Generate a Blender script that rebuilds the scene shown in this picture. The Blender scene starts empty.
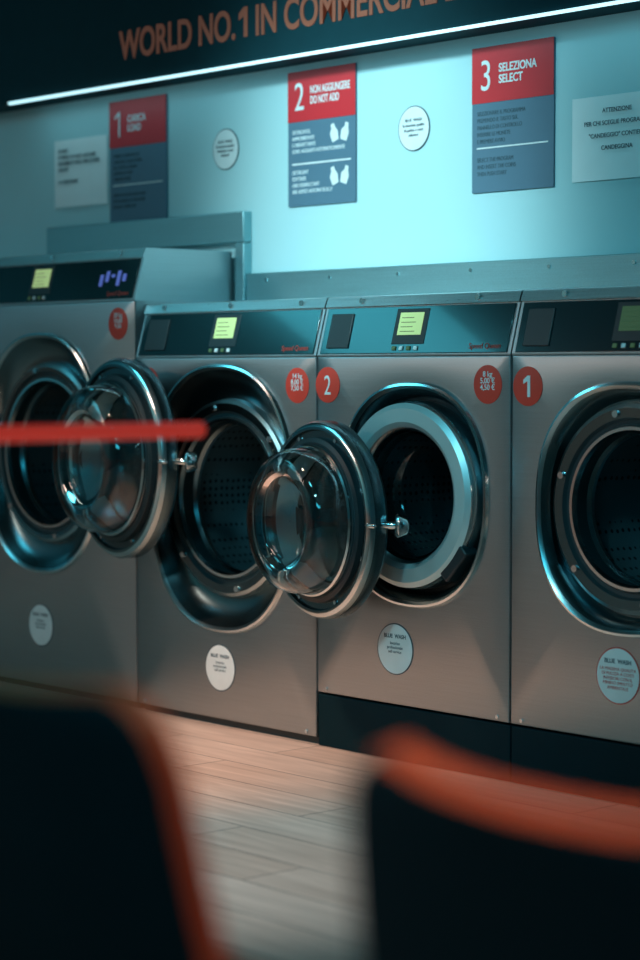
import bpy, math, random
from mathutils import Vector, Matrix
random.seed(4)
S=bpy.context.scene
COL=S.collection
pi=math.pi
# ------------------------------------------------------------ materials
def new_mat(name):
    m=bpy.data.materials.new(name); m.use_nodes=True
    return m, m.node_tree.nodes, m.node_tree.links, m.node_tree.nodes['Principled BSDF']
def plain(name,col,rough=.5,metal=0,emit=None,es=0,noise=0.06,spec=.5,coat=0):
    m,n,l,b=new_mat(name)
    tc=n.new('ShaderNodeTexCoord'); nz=n.new('ShaderNodeTexNoise'); nz.inputs['Scale'].default_value=14
    nz.inputs['Detail'].default_value=4
    l.new(tc.outputs['Object'],nz.inputs['Vector'])
    mx=n.new('ShaderNodeMixRGB'); mx.blend_type='MULTIPLY'; mx.inputs[0].default_value=noise*4
    mx.inputs[1].default_value=(*col,1); l.new(nz.outputs['Fac'],mx.inputs[2])
    l.new(mx.outputs[0],b.inputs['Base Color'])
    b.inputs['Roughness'].default_value=rough; b.inputs['Metallic'].default_value=metal
    b.inputs['Specular IOR Level'].default_value=spec
    b.inputs['Coat Weight'].default_value=coat
    if emit:
        b.inputs['Emission Color'].default_value=(*emit,1); b.inputs['Emission Strength'].default_value=es
    return m
def steel(name,col,rough=.33,stretch=(1.5,1,160),var=.12,bump=.02):
    m,n,l,b=new_mat(name)
    tc=n.new('ShaderNodeTexCoord'); mp=n.new('ShaderNodeMapping'); mp.inputs['Scale'].default_value=stretch
    nz=n.new('ShaderNodeTexNoise'); nz.inputs['Scale'].default_value=3; nz.inputs['Detail'].default_value=5
    l.new(tc.outputs['Object'],mp.inputs['Vector']); l.new(mp.outputs[0],nz.inputs['Vector'])
    n2=n.new('ShaderNodeTexNoise'); n2.inputs['Scale'].default_value=320; n2.inputs['Detail'].default_value=2
    l.new(tc.outputs['Object'],n2.inputs['Vector'])
    ad=n.new('ShaderNodeMath'); ad.operation='ADD'; l.new(nz.outputs['Fac'],ad.inputs[0]); l.new(n2.outputs['Fac'],ad.inputs[1])
    r=n.new('ShaderNodeMapRange'); r.inputs['From Min'].default_value=.6; r.inputs['From Max'].default_value=1.4
    r.inputs['To Min'].default_value=rough-var/2; r.inputs['To Max'].default_value=rough+var/2
    l.new(ad.outputs[0],r.inputs['Value']); l.new(r.outputs[0],b.inputs['Roughness'])
    cr=n.new('ShaderNodeValToRGB'); cr.color_ramp.elements[0].position=.3; cr.color_ramp.elements[1].position=.75
    cr.color_ramp.elements[0].color=(col[0]*.78,col[1]*.78,col[2]*.78,1); cr.color_ramp.elements[1].color=(*col,1)
    hv=n.new('ShaderNodeMath'); hv.operation='MULTIPLY'; hv.inputs[1].default_value=.5
    l.new(ad.outputs[0],hv.inputs[0]); l.new(hv.outputs[0],cr.inputs[0]); l.new(cr.outputs[0],b.inputs['Base Color'])
    b.inputs['Metallic'].default_value=1
    bp=n.new('ShaderNodeBump'); bp.inputs['Strength'].default_value=bump; bp.inputs['Distance'].default_value=.002
    l.new(n2.outputs['Fac'],bp.inputs['Height']); l.new(bp.outputs[0],b.inputs['Normal'])
    return m
M={}
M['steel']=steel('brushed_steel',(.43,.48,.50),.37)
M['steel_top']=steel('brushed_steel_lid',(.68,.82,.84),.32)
M['chrome']=plain('polished_steel',(.66,.79,.82),.15,1,noise=.01)
M['ring']=plain('satin_ring_steel',(.40,.53,.56),.28,1,noise=.02)
M['pale']=plain('pale_door_ring',(.50,.68,.70),.38,.45,noise=.02)
M['darkring']=plain('dark_ring_steel',(.12,.19,.21),.25,1,noise=.02)
M['trim']=steel('galvanised_trim',(.32,.58,.63),.45)
M['rubber']=plain('black_rubber',(.006,.028,.035),.5)  # blacks from here on tinted teal, standing in for haze in the shadows
M['plastic']=plain('black_plastic',(.008,.025,.031),.4)
M['panel']=plain('panel_black_glass',(.006,.026,.032),.14,coat=.3)
M['gap']=plain('plinth_black',(.001,.018,.025),.7,spec=.12)
M['white']=plain('sticker_white',(.80,.88,.89),.5)
M['paper']=plain('paper_white',(.86,.93,.94),.7,noise=.02)
M['red']=plain('sticker_red',(.75,.05,.03),.45,noise=.02)
M['posterred']=plain('poster_red',(.64,.02,.03),.45,noise=.02)
M['posterblue']=plain('poster_slate',(.085,.175,.25),.5,noise=.03)  # slate base lightened to imitate haze
M['ink']=plain('ink_grey',(.04,.09,.12),.6)
M['inkred']=plain('ink_red',(.6,.05,.03),.5)
M['lcd']=plain('lcd_display',(.45,.6,.25),.4,emit=(.54,.74,.30),es=.48,noise=.01)
M['lcddim']=plain('lcd_display_dim',(.08,.14,.06),.4,emit=(.12,.24,.08),es=.12,noise=.01)
M['lcdink']=plain('lcd_ink',(.20,.26,.10),.5)
M['blue']=plain('blue_indicator',(.1,.15,.5),.4,emit=(.15,.22,.8),es=.35)
M['bolt']=plain('bolt_steel',(.65,.74,.77),.2,1,noise=.01)
M['fascia']=plain('fascia_black',(.004,.045,.060),.7,spec=.15)  # hazy teal lift put into the black base
M['letters']=plain('fascia_letters',(.30,.095,.055),.5,emit=(.34,.11,.06),es=.15)
M['led']=plain('led_strip',(.8,.95,1),.4,emit=(.52,.90,1),es=1.5,noise=0)
M['chairblack']=plain('chair_back_dark',(.008,.024,.030),.75,spec=.12)  # dark base raised toward teal in place of hazy air
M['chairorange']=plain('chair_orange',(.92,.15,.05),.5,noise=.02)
M['rail']=plain('rail_red_glow',(.85,.05,.03),.4,emit=(.9,.06,.04),es=.36,noise=.02)  # emission brightens the bar, which is no light source
def glass(name,col,rough=.02):
    m,n,l,b=new_mat(name)
    b.inputs['Base Color'].default_value=(*col,1); b.inputs['Roughness'].default_value=rough
    b.inputs['Transmission Weight'].default_value=1; b.inputs['IOR'].default_value=1.5
    return m
M['glass']=glass('door_glass',(.74,.89,.92))
def drum():
    m,n,l,b=new_mat('drum_perforated')
    tc=n.new('ShaderNodeTexCoord'); v=n.new('ShaderNodeTexVoronoi'); v.inputs['Scale'].default_value=45
    v.inputs['Randomness'].default_value=.15
    l.new(tc.outputs['Object'],v.inputs['Vector'])
    cr=n.new('ShaderNodeValToRGB'); cr.color_ramp.elements[0].position=.22; cr.color_ramp.elements[1].position=.28
    cr.color_ramp.elements[0].color=(.003,.008,.010,1); cr.color_ramp.elements[1].color=(.09,.16,.18,1)
    l.new(v.outputs['Distance'],cr.inputs[0]); l.new(cr.outputs[0],b.inputs['Base Color'])
    b.inputs['Metallic'].default_value=.6; b.inputs['Roughness'].default_value=.4
    return m
M['drum']=drum()
def paint(name,c1,c2,split=None,rough=.6):
    m,n,l,b=new_mat(name)
    tc=n.new('ShaderNodeTexCoord'); nz=n.new('ShaderNodeTexNoise'); nz.inputs['Scale'].default_value=1.6; nz.inputs['Detail'].default_value=5
    l.new(tc.outputs['Object'],nz.inputs['Vector'])
    mx=n.new('ShaderNodeMixRGB'); mx.blend_type='MULTIPLY'; mx.inputs[0].default_value=.12; l.new(nz.outputs['Fac'],mx.inputs[2])
    if split is None:
        mx.inputs[1].default_value=(*c1,1)
    else:
        sp=n.new('ShaderNodeSeparateXYZ'); l.new(tc.outputs['Object'],sp.inputs[0])
        g=n.new('ShaderNodeMath'); g.operation='GREATER_THAN'; g.inputs[1].default_value=split; l.new(sp.outputs['Z'],g.inputs[0])
        m2=n.new('ShaderNodeMixRGB'); m2.inputs[1].default_value=(*c2,1); m2.inputs[2].default_value=(*c1,1)
        l.new(g.outputs[0],m2.inputs[0]); l.new(m2.outputs[0],mx.inputs[1])
    l.new(mx.outputs[0],b.inputs['Base Color']); b.inputs['Roughness'].default_value=rough
    return m
M['wall']=paint('wall_paint_pale',(.45,.71,.75),None)
M['wallside']=paint('wall_reflection_tones',(.08,.35,.41),(.42,.27,.225),.74)  # unseen walls, tones invented for the steel to reflect
M['ceil']=paint('ceiling_paint',(.04,.11,.12),None)
def floor_mat():
    m,n,l,b=new_mat('floor_wood_planks')
    tc=n.new('ShaderNodeTexCoord')
    br=n.new('ShaderNodeTexBrick'); br.inputs['Scale'].default_value=1
    br.inputs['Brick Width'].default_value=1.1; br.inputs['Row Height'].default_value=.17
    br.inputs['Mortar Size'].default_value=.0022; br.inputs['Color1'].default_value=(.66,.48,.39,1)
    br.inputs['Color2'].default_value=(.74,.57,.48,1); br.inputs['Mortar'].default_value=(.20,.15,.13,1)
    br.offset=.37
    l.new(tc.outputs['Object'],br.inputs['Vector'])
    mp=n.new('ShaderNodeMapping'); mp.inputs['Scale'].default_value=(1.2,14,1)
    nz=n.new('ShaderNodeTexNoise'); nz.inputs['Scale'].default_value=2.2; nz.inputs['Detail'].default_value=5; nz.inputs['Distortion'].default_value=.6
    l.new(tc.outputs['Object'],mp.inputs['Vector']); l.new(mp.outputs[0],nz.inputs['Vector'])
    cr=n.new('ShaderNodeValToRGB'); cr.color_ramp.elements[0].position=.3; cr.color_ramp.elements[1].position=.7
    cr.color_ramp.elements[0].color=(.72,.70,.69,1); cr.color_ramp.elements[1].color=(1,1,1,1)
    l.new(nz.outputs['Fac'],cr.inputs[0])
    mx=n.new('ShaderNodeMixRGB'); mx.blend_type='MULTIPLY'; mx.inputs[0].default_value=1
    l.new(br.outputs['Color'],mx.inputs[1]); l.new(cr.outputs[0],mx.inputs[2]); l.new(mx.outputs[0],b.inputs['Base Color'])
    b.inputs['Roughness'].default_value=.45
    return m
M['floor']=floor_mat()
# ------------------------------------------------------------ helpers
def empty(name,loc):
    e=bpy.data.objects.new(name,None); e.empty_display_size=.1; e.location=loc; COL.objects.link(e); return e
def attach(o,parent):
    if parent is not None:
        o.parent=parent; o.matrix_parent_inverse=Matrix.Translation(-Vector(parent.location))
    return o
def mesh(name,verts,faces,mats,idx=None,parent=None,smooth=True,loc=(0,0,0),rot=(0,0,0),angle=32,bevel=0,subsurf=0):
    me=bpy.data.meshes.new(name); me.from_pydata([tuple(v) for v in verts],[],faces)
    for m in mats: me.materials.append(M[m])
    if idx:
        for p,i in zip(me.polygons,idx): p.material_index=i
    import bmesh
    bm=bmesh.new(); bm.from_mesh(me); bmesh.ops.remove_doubles(bm,verts=bm.verts,dist=1e-6)
    bmesh.ops.recalc_face_normals(bm,faces=bm.faces); bm.to_mesh(me); bm.free()
    if smooth:
        for p in me.polygons: p.use_smooth=True
        me.set_sharp_from_angle(angle=math.radians(angle))
    o=bpy.data.objects.new(name,me); COL.objects.link(o); o.location=loc; o.rotation_euler=rot
    if bevel:
        b=o.modifiers.new('bevel','BEVEL'); b.width=bevel; b.segments=3; b.limit_method='ANGLE'; b.angle_limit=math.radians(40)
    if subsurf:
        s=o.modifiers.new('sub','SUBSURF'); s.levels=subsurf; s.render_levels=subsurf
    return attach(o,parent)
def box(name,x0,x1,y0,y1,z0,z1,mat,parent=None,bevel=0,loc=(0,0,0),rot=(0,0,0)):
    v=[(x,y,z) for x in(x0,x1) for y in(y0,y1) for z in(z0,z1)]
    f=[(0,1,3,2),(4,6,7,5),(0,4,5,1),(2,3,7,6),(0,2,6,4),(1,5,7,3)]
    return mesh(name,v,f,[mat],parent=parent,bevel=bevel,loc=loc,rot=rot,smooth=bool(bevel))
def prism(name,pts,y0,y1,mat,parent=None):
    n=len(pts); v=[(a,y0,b) for a,b in pts]+[(a,y1,b) for a,b in pts]
    return mesh(name,v,[tuple(range(n)),tuple(range(2*n-1,n-1,-1))]+[(i,(i+1)%n,(i+1)%n+n,i+n) for i in range(n)],[mat],parent=parent,smooth=False)
def ringpts(r,N=96):
    out=[]
    if r[0]=='e':
        _,cx,cz,rx,rz,n,y=r
        for i in range(N):
            a=2*pi*i/N; c,s=math.cos(a),math.sin(a)
            out.append((cx+rx*math.copysign(abs(c)**(2/n),c),y,cz+rz*math.copysign(abs(s)**(2/n),s)))
    else:
        _,x0,x1,z0,z1,y,cx,cz=r
        for i in range(N):
            a=2*pi*i/N; c,s=math.cos(a),math.sin(a); t=1e9
            if c>1e-9:t=min(t,(x1-cx)/c)
            if c<-1e-9:t=min(t,(x0-cx)/c)
            if s>1e-9:t=min(t,(z1-cz)/s)
            if s<-1e-9:t=min(t,(z0-cz)/s)
            out.append([cx+c*t,y,cz+s*t])
        for (X,Z) in((x0,z0),(x1,z0),(x1,z1),(x0,z1)):
            a=math.atan2(Z-cz,X-cx)%(2*pi); i=int(round(a/(2*pi)*N))%N
            out[i]=[X,y,Z]
    return out
def loft(name,rings,bands,mats,parent=None,loc=(0,0,0),rot=(0,0,0),cap=False,N=96,closed=False,angle=32):
    v=[];f=[];idx=[]
    for r in rings: v+=ringpts(r,N)
    n=len(rings)
    for k in range(n if closed else n-1):
        k2=(k+1)%n
        for i in range(N):
            j=(i+1)%N; f.append((k*N+i,k*N+j,k2*N+j,k2*N+i)); idx.append(mats.index(bands[k]))
    if cap: f.append(tuple((n-1)*N+i for i in range(N))); idx.append(mats.index(bands[-1]))
    return mesh(name,v,f,mats,idx,parent,loc=loc,rot=rot,angle=angle)
def circ(r,y,cx=0,cz=0): return ('e',cx,cz,r,r,2,y)
def disc(name,x,y,z,r,mat,parent=None,th=.002,rot=(0,0,0)):
    return loft(name,[circ(r,0),circ(r,-th),circ(r*.985,-th-.0002),circ(.0005,-th-.0002)],[mat]*3,[mat],parent,loc=(x,y,z),rot=rot,N=48)
def rod(name,a,b,r,mat,parent=None,r2=None,N=20):
    a=Vector(a);b=Vector(b);d=(b-a).normalized(); up=Vector((0,0,1)) if abs(d.z)<.9 else Vector((1,0,0))
    p=d.cross(up).normalized(); q=d.cross(p); r2=r if r2 is None else r2
    v=[];f=[]
    e=min(r,r2)*.25
    for (c,rr) in((a,r-e),(a+d*e,r),(b-d*e,r2),(b,r2-e)):
        for i in range(N):
            t=2*pi*i/N; v.append(c+p*rr*math.cos(t)+q*rr*math.sin(t))
    for k in range(3):
        for i in range(N):
            j=(i+1)%N; f.append((k*N+i,k*N+j,(k+1)*N+j,(k+1)*N+i))
    f.append(tuple(range(N))); f.append(tuple(3*N+i for i in range(N)))
    return mesh(name,v,f,[mat],parent=parent,angle=50)
def text(name,s,x,y,z,size,mat,parent=None,rx=pi/2,align='LEFT',sx=1,ext=.0006,offset=0,ls=1):
    c=bpy.data.curves.new(name,'FONT'); c.body=s; c.size=size; c.align_x=align; c.extrude=ext; c.offset=offset; c.space_line=ls
    c.materials.append(M[mat]); o=bpy.data.objects.new(name,c); COL.objects.link(o)
    o.location=(x,y,z); o.rotation_euler=(rx,0,0); o.scale=(sx,1,1)
    return attach(o,parent)
def numeral(name,s,x,y,z,h,mat,parent,w=.1):
    """big numeral; '1' drawn with a flag. x = centre"""
    if s=='1':
        t=h*w
        prism(name,[(x,z),(x+t,z),(x+t,z+h),(x,z+h),(x-h*.26,z+h*.80),(x-h*.26,z+h*.80-t*1.1),(x,z+h-t*1.5)],y-.0012,y,mat,parent)
    else: text(name,s,x,y,z,h/.70,mat,parent,align='CENTER',sx=.8)
# ------------------------------------------------------------ room
WY=.42
XL,XR,YF,ZC=-4.6,6.2,-5.6,2.9
box('floor',XL,XR,YF,WY,-.1,0,'floor')
box('ceiling',XL,XR,YF,WY,ZC,ZC+.1,'ceil')
box('wall_back',XL,XR,WY,WY+.1,-.1,ZC+.1,'wall')
box('wall_left',XL-.1,XL,YF,WY,-.1,ZC+.1,'wallside')
box('wall_right',XR,XR+.1,YF,WY,-.1,ZC+.1,'wallside')
box('wall_front',XL,XR,YF-.1,YF,-.1,ZC+.1,'wallside')
box('baseboard_left',XL,XL+.015,YF,WY,0,.09,'gap')
box('baseboard_front',XL,XR,YF,YF+.015,0,.09,'gap')
fs=empty('fascia_sign',(0,.28,2.4))
box('fascia_board',XL,XR,.28,WY,1.998,ZC,'fascia',fs)
text('fascia_lettering_a','WORLD NO.',-1.311,.279,2.08,.130,'letters',fs,sx=.80,ext=.002,offset=.0025)
numeral('fascia_numeral','1',-.668,.279,2.08,.092,'letters',fs,w=.2)
text('fascia_lettering_b','IN COMMERCIAL LAUNDRY',-.615,.279,2.08,.130,'letters',fs,sx=.80,ext=.002,offset=.0025)
led=empty('led_strip_light',(0,.275,1.99))
box('led_diffuser',-1.965,4.0,.270,.281,1.991,2.000,'led',led,.003)
box('trim_1',-1.90,-.80,.385,WY,1.462,1.560,'trim',bevel=.004)
box('trim_2',-.845,-.80,.385,WY,1.262,1.461,'trim',bevel=.003)
t3=box('trim_3',-.798,3.6,.395,WY,1.262,1.362,'trim',bevel=.003)
for i in range(14):
    disc('trim_rivet_%d'%i,-.7+i*.3,.395,1.338,.006,'bolt',t3,.003)
# ------------------------------------------------------------ door
def open_door(par,cx,cy,cz,R,ang,hx):
    L=(cx,cy,cz); rt=(0,0,ang); k=R/.272
    prof=[(.205,.030,'plastic'),(.235,.038,'ring'),(.262,.034,'ring'),(.272,.022,'darkring'),(.272,-.012,'ring'),(.266,-.024,'chrome'),(.256,-.030,'darkring'),
          (.248,-.030,'darkring'),(.244,-.020,'darkring'),(.229,-.020,'plastic'),(.226,-.034,'plastic'),(.214,-.038,'rubber'),(.206,-.034,'rubber')]
    loft('door_ring',[circ(p[0]*k,p[1]) for p in prof],[p[2] for p in prof],['plastic','ring','chrome','darkring','rubber'],par,L,rt,closed=True)
    g=[(.203,-.024),(.200,-.070),(.196,-.108),(.187,-.130),(.172,-.143),(.152,-.147),(.137,-.142),(.126,-.128),(.110,-.118),(.06,-.112),(.001,-.110)]
    th=.006
    gi=[(max(r-th,.001),y+th) for r,y in g][::-1]
    loft('door_glass_bowl',[circ(r*k,y) for r,y in g+gi],['glass']*22,['glass'],par,L,rt,angle=80)
    loft('bowl_clamp_ring',[circ(.209*k,-.036),circ(.209*k,-.050),circ(.204*k,-.054),circ(.2005*k,-.052),circ(.2005*k,-.036)],['chrome']*4,['chrome'],par,L,rt)
    loft('door_outer_pane',[circ(.206*k,.028),circ(.16*k,.024),circ(.001,.020)],['panel']*2,['panel'],par,L,rt)
    loft('door_inner_sleeve',[circ(.195*k,-.024),circ(.185*k,.0),circ(.178*k,.022)],['ring']*2,['ring'],par,L,rt)
    Rm=Matrix.Translation(L)@Matrix.Rotation(ang,4,'Z')
    w=lambda x,y,z:tuple(Rm@Vector((x,y,z)))
    for i in range(8):
        a=pi/8+i*pi/4; p=w(.237*k*math.cos(a),-.020,.237*k*math.sin(a))
        disc('door_bolt_%d'%i,p[0],p[1],p[2],.006,'bolt',par,.004,rt)
    rod('latch_pin',w(.24*k,-.026,0),w(.29*k,-.026,0),.006,'chrome',par)
    rod('handle_stem',w(.262*k,.01,0),w(.305*k,.045,0),.010,'chrome',par)
    p0=w(.300*k,.030,0);p1=w(.316*k,.062,0)
    rod('handle_knob',p0,p1,.032,'chrome',par,r2=.026)
    for s in(-1,1):
        box('hinge_leaf_%d'%(s+1),-.30*k,-.255*k,-.002,.030,-.014+s*.06,.014+s*.06,'chrome',par,.003,L,rt)
    rod('hinge_pin',w(-.298*k,.028,-.10),w(-.298*k,.028,.10),.011,'chrome',par)
    h=w(-.298*k,.028,0)
    box('hinge_bracket',h[0]-.016,h[0]+.016,h[1],.0,cz-.09,cz+.09,'ring',par,.004)
# ------------------------------------------------------------ washing machine
def washer(x0,x1,z0,zl,zt,cx,cz,rx,rz,rc,ro,closed=False,door=None,num=None,price=None,sticker=None,lcdx=None,blue=False,ring='darkring',lcd='lcd'):
    e=empty('washing_machine',((x0+x1)/2,.2,0))
    g=.0025; x0+=g;x1-=g; D=.385; SB=.045; i=.006
    if z0>.1: box('plinth',x0,x1,.004,D,0,z0-.006,'gap',e,.003)
    rings=[('r',x0,x1,z0,zl,D,cx,cz),('r',x0,x1,z0,zl,i,cx,cz),('r',x0+i*.3,x1-i*.3,z0+i*.3,zl-i*.3,i*.3,cx,cz),('r',x0+i,x1-i,z0+i,zl-i,0,cx,cz),
      ('e',cx,cz,rx,rz,2.35,0),('e',cx,cz,rx-.004,rz-.004,2.35,-.009),('e',cx,cz,rx-.010,rz-.010,2.35,-.011),('e',cx,cz,rx-.018,rz-.018,2.3,-.004),
      ('e',cx,cz,rx-.030,rz-.034,2.25,.018),('e',cx,cz,(rc+.022+rx-.03)/2,(rc+.022+rz-.034)/2,2.1,.036),circ(rc+.016,.046,cx,cz)]
    bands=['steel','steel','steel','steel','chrome','chrome','ring','darkring','darkring','darkring']
    if not closed:
        rings+=[circ(rc+.010,.046,cx,cz),circ(rc+.006,.024,cx,cz),circ(rc-.004,.018,cx,cz),circ(ro+.032,.020,cx,cz),circ(ro+.026,.030,cx,cz),circ(ro+.016,.032,cx,cz),circ(ro+.010,.022,cx,cz),
                circ(ro+.002,.022,cx,cz),circ(ro-.004,.034,cx,cz),circ(ro,.075,cx,cz),circ(ro-.008,.085,cx,cz),circ(ro-.008,.095,cx,cz),circ(ro+.02,.10,cx,cz),circ(ro+.02,.35,cx,cz),circ(.001,.36,cx,cz)]
        bands+=['darkring','ring','ring',ring,'rubber','rubber','ring','chrome','darkring','rubber','darkring','ring','drum','drum','drum']
    else:
        rings+=[circ(ro+.02,.05,cx,cz),circ(ro+.02,.35,cx,cz),circ(.001,.36,cx,cz)]
        bands+=['rubber','drum','drum','drum']
    loft('cabinet_body',rings,bands,['steel','chrome','darkring','ring','rubber','drum'],e,N=128)
    if closed:
        pr=[(rc+.006,.040,'ring'),(rc+.006,-.010,'chrome'),(rc+.000,-.026,'pale'),(rc-.014,-.036,'pale'),(ro+.024,-.036,'pale'),(ro+.010,-.026,'ring'),(ro+.002,-.014,'darkring'),(ro-.002,.004,'rubber'),(ro-.004,.038,'rubber')]
        loft('door_ring',[circ(p[0],p[1],cx,cz) for p in pr],[p[2] for p in pr],['ring','chrome','rubber','pale','darkring'],e,closed=True)
        gl=[(ro-.001,.0),(ro-.006,.05),(ro-.02,.09),(ro-.05,.11),(.05,.118),(.001,.119)]
        gi=[(max(r-.005,.001),y-.005) for r,y in gl][::-1]
        loft('door_glass_bowl',[circ(r,y,cx,cz) for r,y in gl+gi],['glass']*12,['glass'],e,angle=80)
        a0=-.75
        hx,hz=cx+(rc+.004)*math.cos(a0),cz+(rc+.004)*math.sin(a0)
        box('door_handle',-.018,.018,-.03,.02,-.055,.055,'plastic',e,.006,loc=(hx,0,hz),rot=(0,.75,0))
    box('kick_base',x0+.01,x1-.01,.02,D-.01,max(z0-.022,0) if z0<.1 else z0-.004,z0+.004,'plastic',e)
    for k,xx in enumerate((x0+.04,x1-.04)):
        disc('base_screw_%d'%k,xx,0,z0+.012,.005,'bolt',e,.003)
    zb=zt-.030
    ys=lambda z: SB*(z-zl)/(zt-zl)
    P=[(0,zl),(0.0,zl+.004),(ys(zb),zb),(ys(zb)-.006,zb+.001),(ys(zt)-.004,zt-.003),(ys(zt)+.004,zt),(D,zt),(D,zl)]
    v=[(x0,y,z) for y,z in P]+[(x1,y,z) for y,z in P]; n=len(P)
    f=[tuple(range(n)),tuple(range(2*n-1,n-1,-1))]+[(a,(a+1)%n,(a+1)%n+n,a+n) for a in range(n)]
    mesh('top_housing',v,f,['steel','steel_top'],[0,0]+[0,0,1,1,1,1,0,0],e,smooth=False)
    for k,fx in enumerate((.12,.5,.88) if x1-x0>.8 else (.2,.8)):
        disc('lid_screw_%d'%k,x0+(x1-x0)*fx,ys(zt-.015)-.006,zt-.014,.008,'bolt',e,.004)
    tilt=math.atan(SB/(zt-zl)); H=(zb-zl)/math.cos(tilt)
    T=lambda u,w,o=0:(x0+u, w*math.sin(tilt)-o*math.cos(tilt), zl+w*math.cos(tilt)+o*math.sin(tilt))
    W=x1-x0
    def slab(name,u0,u1,w0,w1,o0,o1,mat,bevel=0):
        o=box(name,u0,u1,-o1,-o0,w0,w1,mat,None,bevel); o.location=(x0,0,zl); o.rotation_euler=(-tilt,0,0); return attach(o,e)
    slab('control_panel',.012,W-.012,.006,H-.004,.0,.004,'panel',.0015)
    lc=lcdx if lcdx else W*.4
    slab('display_frame',lc-.062,lc+.062,H*.22,H*.92,.004,.0055,'plastic',.001)
    slab('display_screen',lc-.045,lc+.045,H*.40,H*.84,.0055,.007,lcd)
    for k in range(4):
        slab('display_line_%d'%k,lc-.036,lc+.02-.01*(k%2),H*.46+k*H*.09,H*.475+k*H*.09,.007,.0073,'lcdink')
    for k in range(4):
        slab('button_%d'%k,lc-.055+k*.028,lc-.042+k*.028,H*.10,H*.18,.004,.008,'paper' if k%2 else 'lcddim',.001)
    slab('coin_slot_frame',W*.05,W*.17,H*.15,H*.85,.004,.008,'plastic',.002)
    p=T(W-.15,H*.12,.0045)
    text('panel_logo','Speed Queen',p[0],p[1],p[2],.021,'inkred',e,rx=pi/2-tilt)
    if blue:
        for k in range(5):
            slab('status_light_%d'%k,W-.20+k*.03,W-.185+k*.03,H*(.35+.1*(k%3)),H*(.62+.08*(k%2)),.004,.007,'blue')
    if num:
        disc('number_sticker',num[1],0,num[2],.050,'red',e,.0012)
        numeral('number_text',num[0],num[1],-.0015,num[2]-.027,.054,'white',e,w=.17)
    if price:
        disc('price_sticker',price[0],0,price[1],.050,'red',e,.0012)
        text('price_text',price[2],price[0],-.0015,price[1]+.020,.020,'white',e,align='CENTER',ls=.85,offset=.0002)
    if sticker:
        sx,sz,mode=sticker
        disc('notice_sticker_rim',sx,0,sz,.070,'inkred' if mode else 'ink',e,.001)
        disc('notice_sticker',sx,-.0008,sz,.067,'white',e,.001)
        text('notice_head','BLUE  WASH',sx,-.0022,sz+.030,.015,'ink',e,align='CENTER',offset=.0004,ext=.0003)
        text('notice_text','LA MASSIMA QUALITA\nDI PULIZIA A COSTI\nINFERIORI CON IL\nMINIMO IMPATTO\nAMBIENTALE' if mode==1 else 'lavatrice\nprofessionale\nself service',sx,-.0022,sz+.012,.0115,'inkred' if mode else 'ink',e,align='CENTER',ext=.0003)
    if not closed:
        rb=(rc+ro+.03)/2
        for k in range(6):
            a=pi/2+.2+k*pi/3
            disc('mouth_bolt_%d'%k,cx+rb*math.cos(a),.019,cz+rb*math.sin(a),.009,'bolt',e,.006)
    if door: open_door(e,*door)
    return e
zl,zt=1.093,1.259
washer(-1.85,-.857,.022,1.271,1.434,-1.375,.785,.335,.395,.285,.235,door=(-.757,-.125,.790,.302,math.radians(-9),0),
       price=(-.946,1.20,'20 kg\n10,00\n9,50'),sticker=(-1.381,.22,0),lcdx=.46,blue=True)
washer(-.857,-.013,.022,zl,zt,-.442,.677,.338,.398,.285,.226,door=(.158,-.125,.651,.268,math.radians(-9),0),
       num=('3',-.79,1.014),price=(-.095,1.012,'14 kg\n8,00 €\n7,50 €'),sticker=(-.444,.175,0),lcdx=.415)
washer(-.013,.732,.152,zl,zt,.372,.722,.284,.302,.246,.172,closed=True,
       num=('2',.034,1.014),price=(.651,1.018,'8 kg\n5,00 €\n4,50 €'),sticker=(.308,.303,0),lcdx=.358)
washer(.732,1.477,.152,zl,zt,1.112,.718,.290,.310,.250,.190,door=(1.72,-.125,.70,.25,math.radians(-4),0),
       num=('1',.791,1.014),price=(1.39,1.018,'8 kg\n5,00 €\n4,50 €'),sticker=(1.094,.313,1),lcdx=.39,lcd='lcddim')
washer(1.477,2.222,.152,zl,zt,1.86,.722,.280,.300,.240,.188,closed=True,sticker=(1.84,.313,1),lcdx=.33)
washer(-2.85,-1.852,.022,1.271,1.434,-2.38,.785,.335,.395,.285,.235,sticker=(-2.38,.22,0),lcdx=.33)
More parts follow.
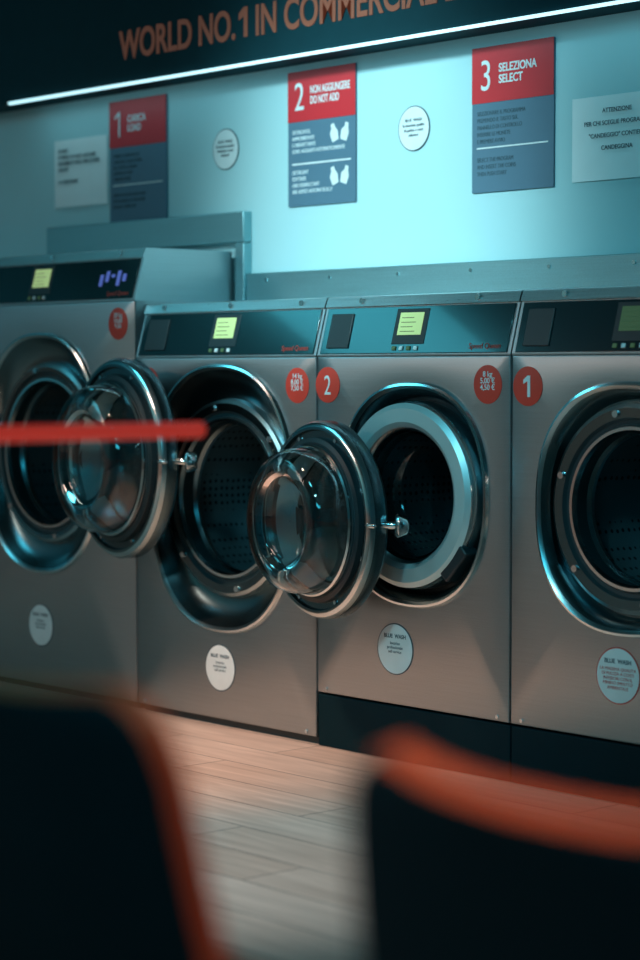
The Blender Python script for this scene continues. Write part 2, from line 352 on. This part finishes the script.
# ------------------------------------------------------------ posters
def poster(x0,x1,z0,z1,zr,num,l1,l2,kind):
    y=WY-.001
    e=empty('instruction_poster',((x0+x1)/2,y-.004,(z0+z1)/2))
    box('poster_sheet',x0,x1,y-.006,y,z0,z1,'posterblue',e)
    box('poster_header',x0,x1,y-.0075,y-.0055,zr,z1,'posterred',e)
    yt=y-.0078
    numeral('poster_number',num,x0+.055,yt,zr+.035,.085,'white',e,w=.09)
    text('poster_title',l1+'\n'+l2,x0+.105,yt,zr+.082,.033,'white',e,sx=.62 if len(l1)>10 else .85,offset=.0008,ls=.95)
    yt=y-.0063
    if kind==2:
        box('poster_rule',x0+.02,x1-.02,y-.0072,y-.006,z0+.127,z0+.132,'white',e)
        text('poster_text','DETERGENTE,\nAMMORBIDENTE\nE DISINFETTANTE\nSONO AGGIUNTI AUTOMATICAMENTE',x0+.02,yt,zr-.038,.017,'paper',e,sx=.8,ls=1.15)
        text('poster_text_low','DETERGENT\nSOFTENER\nAND DISINFECTANT\nARE ADDED AUTOMATICALLY',x0+.02,yt,z0+.098,.017,'paper',e,sx=.8,ls=1.15)
        for zz in(zr-.062,z0+.068):
            for k,xx in enumerate((x0+.215,x0+.262)):
                pts=[(-.014,-.02),(.014,-.02),(.018,.005),(.010,.022),(.008,.034),(-.006,.034),(-.006,.022),(-.018,.008)]
                c=math.cos(.3-.6*k);s=math.sin(.3-.6*k)
                prism('poster_icon_%d'%k,[(xx+a*c-b*s,zz+a*s+b*c+.01) for a,b in pts],y-.0072,y-.006,'white',e)
    else:
        L=['SELEZIONARE IL PROGRAMMA','PREMENDO IL TASTO SUL','PANNELLO DI CONTROLLO','INSERIRE LE MONETE','E PREMERE AVVIO'] if kind==3 else ['APRIRE LO SPORTELLO E','CARICARE LA BIANCHERIA','NEL CESTELLO SENZA','SUPERARE IL PESO','CHIUDERE BENE']
        text('poster_text','\n'.join(L),x0+.02,yt,zr-.035,.017,'ink',e,sx=.8,ls=1.15)
        text('poster_text_low','\n'.join(['OPEN THE DOOR AND LOAD','THE LAUNDRY IN THE DRUM','DO NOT OVERLOAD'] if kind==1 else ['SELECT THE PROGRAM','AND INSERT THE COINS','THEN PUSH START']),x0+.02,yt,z0+.085,.017,'ink',e,sx=.8,ls=1.15)
        box('poster_rule',x0+.02,x1-.02,y-.0072,y-.006,z0+.122,z0+.126,'white',e)
poster(-1.555,-1.237,1.562,1.972,1.815,'1','CARICA','LOAD',1)
poster(-.615,-.305,1.562,1.976,1.822,'2','NON AGGIUNGERE','DO NOT ADD',2)
poster(.185,.496,1.556,1.962,1.806,'3','SELEZIONA','SELECT',3)
for (x,z) in((-.929,1.766),(-.057,1.760)):
    y=WY-.001
    e=empty('round_wall_sticker',(x,y-.002,z))
    disc('sticker_rim',x,y,z,.066,'ink',e,.002); disc('sticker_face',x,y-.0015,z,.063,'white',e,.0015)
    text('sticker_text','BLUE  WASH\nla massima qualita\ndi pulizia a costi\ninferiori',x,y-.0038,z+.020,.0125,'ink',e,align='CENTER',ls=1.15)
def paper(x0,x1,z0,z1,s,size,al):
    e=empty('paper_notice',((x0+x1)/2,WY-.006,z0))
    nx=12; v=[];f=[]
    for i in range(nx+1):
        for j in range(7):
            u=i/nx; w=j/6
            v.append((x0+(x1-x0)*u,WY-.003-.004*math.sin(u*3.1)*(.5+.5*math.cos(w*5)),z0+(z1-z0)*w))
    for i in range(nx):
        for j in range(6):
            a=i*7+j; f.append((a,a+1,a+8,a+7))
    mesh('paper_sheet',v,f,['paper'],parent=e)
    text('paper_text',s,(x0+x1)/2 if al=='CENTER' else x0+.03,WY-.0085,z1-.045,size,'ink',e,align=al,ls=2.0 if al=='CENTER' else 1.2,offset=.0002,ext=.0003)
paper(-1.893,-1.575,1.630,1.866,'AVVISO\nSI PREGA DI NON LASCIARE\nINDUMENTI NELLE MACCHINE\nGRAZIE\n\nLA DIREZIONE',.018,'LEFT')
paper(.560,.885,1.562,1.786,'ATTENZIONE\nPER CHI SCEGLIE PROGRAMMA\n"CANDEGGIO" CONTIENE\nCANDEGGINA',.0165,'CENTER')
# ------------------------------------------------------------ chairs
def chair(xc,yb,ztop=.812,yaw=0):
    e=empty('plastic_shell_chair',(xc,yb+.25,0))
    path=[(0,ztop,.150),(.001,ztop-.004,.166),(.003,ztop-.014,.183),(.007,ztop-.03,.197),(.014,ztop-.06,.207),(.024,ztop-.12,.214),(.040,ztop-.20,.222),(.062,ztop-.28,.232),(.080,ztop-.32,.238),(.100,.462,.240),(.140,.440,.238),
          (.21,.432,.236),(.32,.436,.235),(.42,.440,.226),(.455,.430,.212),(.470,.410,.19)]
    NU=16; th=.026
    nrm=[]
    for i in range(len(path)):
        a=path[max(i-1,0)];b=path[min(i+1,len(path)-1)]
        d=Vector((b[0]-a[0],b[1]-a[1])).normalized(); nrm.append(Vector((-d.y,d.x)))
    nrm[0]=nrm[3];nrm[1]=nrm[3];nrm[2]=nrm[3]
    v=[]
    for side in(0,1):
        for i,(y,z,w) in enumerate(path):
            n=nrm[i]
            for j in range(NU+1):
                u=j/NU*2-1
                c=.026*abs(u)**2.2*(1 if i<10 else .6)
                yy=yb+y+n.x*(c+side*th); zz=z+n.y*(c+side*th)
                v.append((xc+u*w,yy,zz))
    f=[];idx=[];R=len(path);K=NU+1;off=R*K
    for side in(0,1):
        for i in range(R-1):
            for j in range(NU):
                a=side*off+i*K+j; f.append((a,a+1,a+K+1,a+K)); idx.append(side)
    loop=[j for j in range(K)]+[i*K+NU for i in range(1,R)]+[(R-1)*K+j for j in range(NU-1,-1,-1)]+[i*K for i in range(R-2,0,-1)]
    for q in range(len(loop)):
        a=loop[q];b=loop[(q+1)%len(loop)]; f.append((a,b,b+off,a+off)); idx.append(1)
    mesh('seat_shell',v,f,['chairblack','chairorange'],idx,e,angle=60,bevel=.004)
    for k,(sx,sy) in enumerate(((-1,0),(1,0),(-1,1),(1,1))):
        rod('leg_%d'%k,(xc+sx*.15,yb+.14+sy*.22,.435),(xc+sx*.21,yb+.06+sy*.38,0),.014,'chairblack',e,r2=.010)
    for k,sy in enumerate((.15,.36)):
        rod('seat_rail_%d'%k,(xc-.16,yb+sy,.422),(xc+.16,yb+sy,.422),.011,'chairblack',e)
    e.rotation_euler=(0,0,yaw)
chair(3.722,-3.130,.802,math.radians(-7)); chair(3.062,-3.105,.804,math.radians(3))
# ------------------------------------------------------------ red barrier rail
rb=empty('barrier_rail',(1.798,-2.6,0))
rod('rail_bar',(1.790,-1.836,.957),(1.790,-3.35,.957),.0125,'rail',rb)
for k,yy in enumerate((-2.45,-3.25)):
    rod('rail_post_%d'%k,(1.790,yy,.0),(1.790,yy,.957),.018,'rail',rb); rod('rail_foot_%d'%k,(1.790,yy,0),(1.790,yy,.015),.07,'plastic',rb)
# ------------------------------------------------------------ lamps and added fill lights
def aim(o,tgt): o.rotation_euler=(Vector(tgt)-Vector(o.location)).to_track_quat('-Z','Y').to_euler()
def spot(name,loc,tgt,power,col,size,blend=1,r=.15):
    l=bpy.data.lights.new(name,'SPOT'); l.energy=power; l.color=col; l.spot_size=math.radians(size); l.spot_blend=blend; l.shadow_soft_size=r
    o=bpy.data.objects.new(name,l); COL.objects.link(o); o.location=loc; aim(o,tgt); return o
def area(name,loc,tgt,power,col,sx,sy):
    l=bpy.data.lights.new(name,'AREA'); l.shape='RECTANGLE'; l.size=sx; l.size_y=sy; l.energy=power; l.color=col
    o=bpy.data.objects.new(name,l); COL.objects.link(o); o.location=loc; aim(o,tgt); return o
spot('wall_wash_spot',(.0,-2.4,2.8),(-.22,.42,1.55),620,(.64,.96,1),33,1,.2)
spot('wall_wash_wide',(.4,-2.4,2.8),(.1,.42,1.3),50,(.10,.80,1),58,1,.2)
spot('machine_fill_cool',(1.6,-3.0,2.8),(.2,0,.50),160,(.34,.88,1),40,1,.15)  # added frontal fill that brightens the white stickers
spot('floor_spot_warm',(-.5,-1.5,2.8),(-.22,-.44,0),380,(1,.60,.43),38,1,.1)
spot('floor_spot_cool',(1.2,-2.1,2.8),(.95,-1.12,0),215,(.80,.95,1),34,1,.12)
area('led_glow',(1.0,.30,1.984),(1.0,.40,1.5),1.8,(.35,.86,1),5.9,.012)
area('added_fill_warm',(-3.5,-4.5,2.85),(-3.5,-4.5,0),52,(1,.66,.54),1.2,1.2)  # made-up source, warms what the steel fronts mirror
area('added_fill_cool',(3.2,-4.4,2.85),(1.5,-.5,1.2),38,(.06,.76,1),1.8,.8)  # invented ambient fill, lifts the dark parts with dim teal
spot('chair_rim_fill_warm',(3.90,-2.6,2.8),(3.72,-3.12,.8),120,(1,.60,.40),30,1,.1)  # added to light up the orange chair rims
area('added_fill_teal',(-3.2,-2.6,2.85),(-3.2,-2.6,0),24,(.10,.75,.95),1.2,1.2)  # added light, tints the unseen left wall for steel reflections
W=bpy.data.worlds.new('World'); S.world=W; W.use_nodes=True
W.node_tree.nodes['Background'].inputs[0].default_value=(.02,.10,.12,1); W.node_tree.nodes['Background'].inputs[1].default_value=.3
# ------------------------------------------------------------ camera
cam=bpy.data.cameras.new('camera'); co=bpy.data.objects.new('camera',cam); COL.objects.link(co)
ph=math.radians(48.5); pt=math.radians(2.85)
co.location=(4.539,-4.015,1.05)
d=Vector((-math.sin(ph)*math.cos(pt),math.cos(ph)*math.cos(pt),-math.sin(pt)))
co.rotation_euler=d.to_track_quat('-Z','Y').to_euler()
cam.sensor_width=36; cam.sensor_fit='AUTO'; cam.lens=81.4; cam.clip_start=.05
cam.dof.use_dof=True; cam.dof.focus_distance=5.70; cam.dof.aperture_fstop=1.9
S.camera=co
S.view_settings.view_transform='Standard'
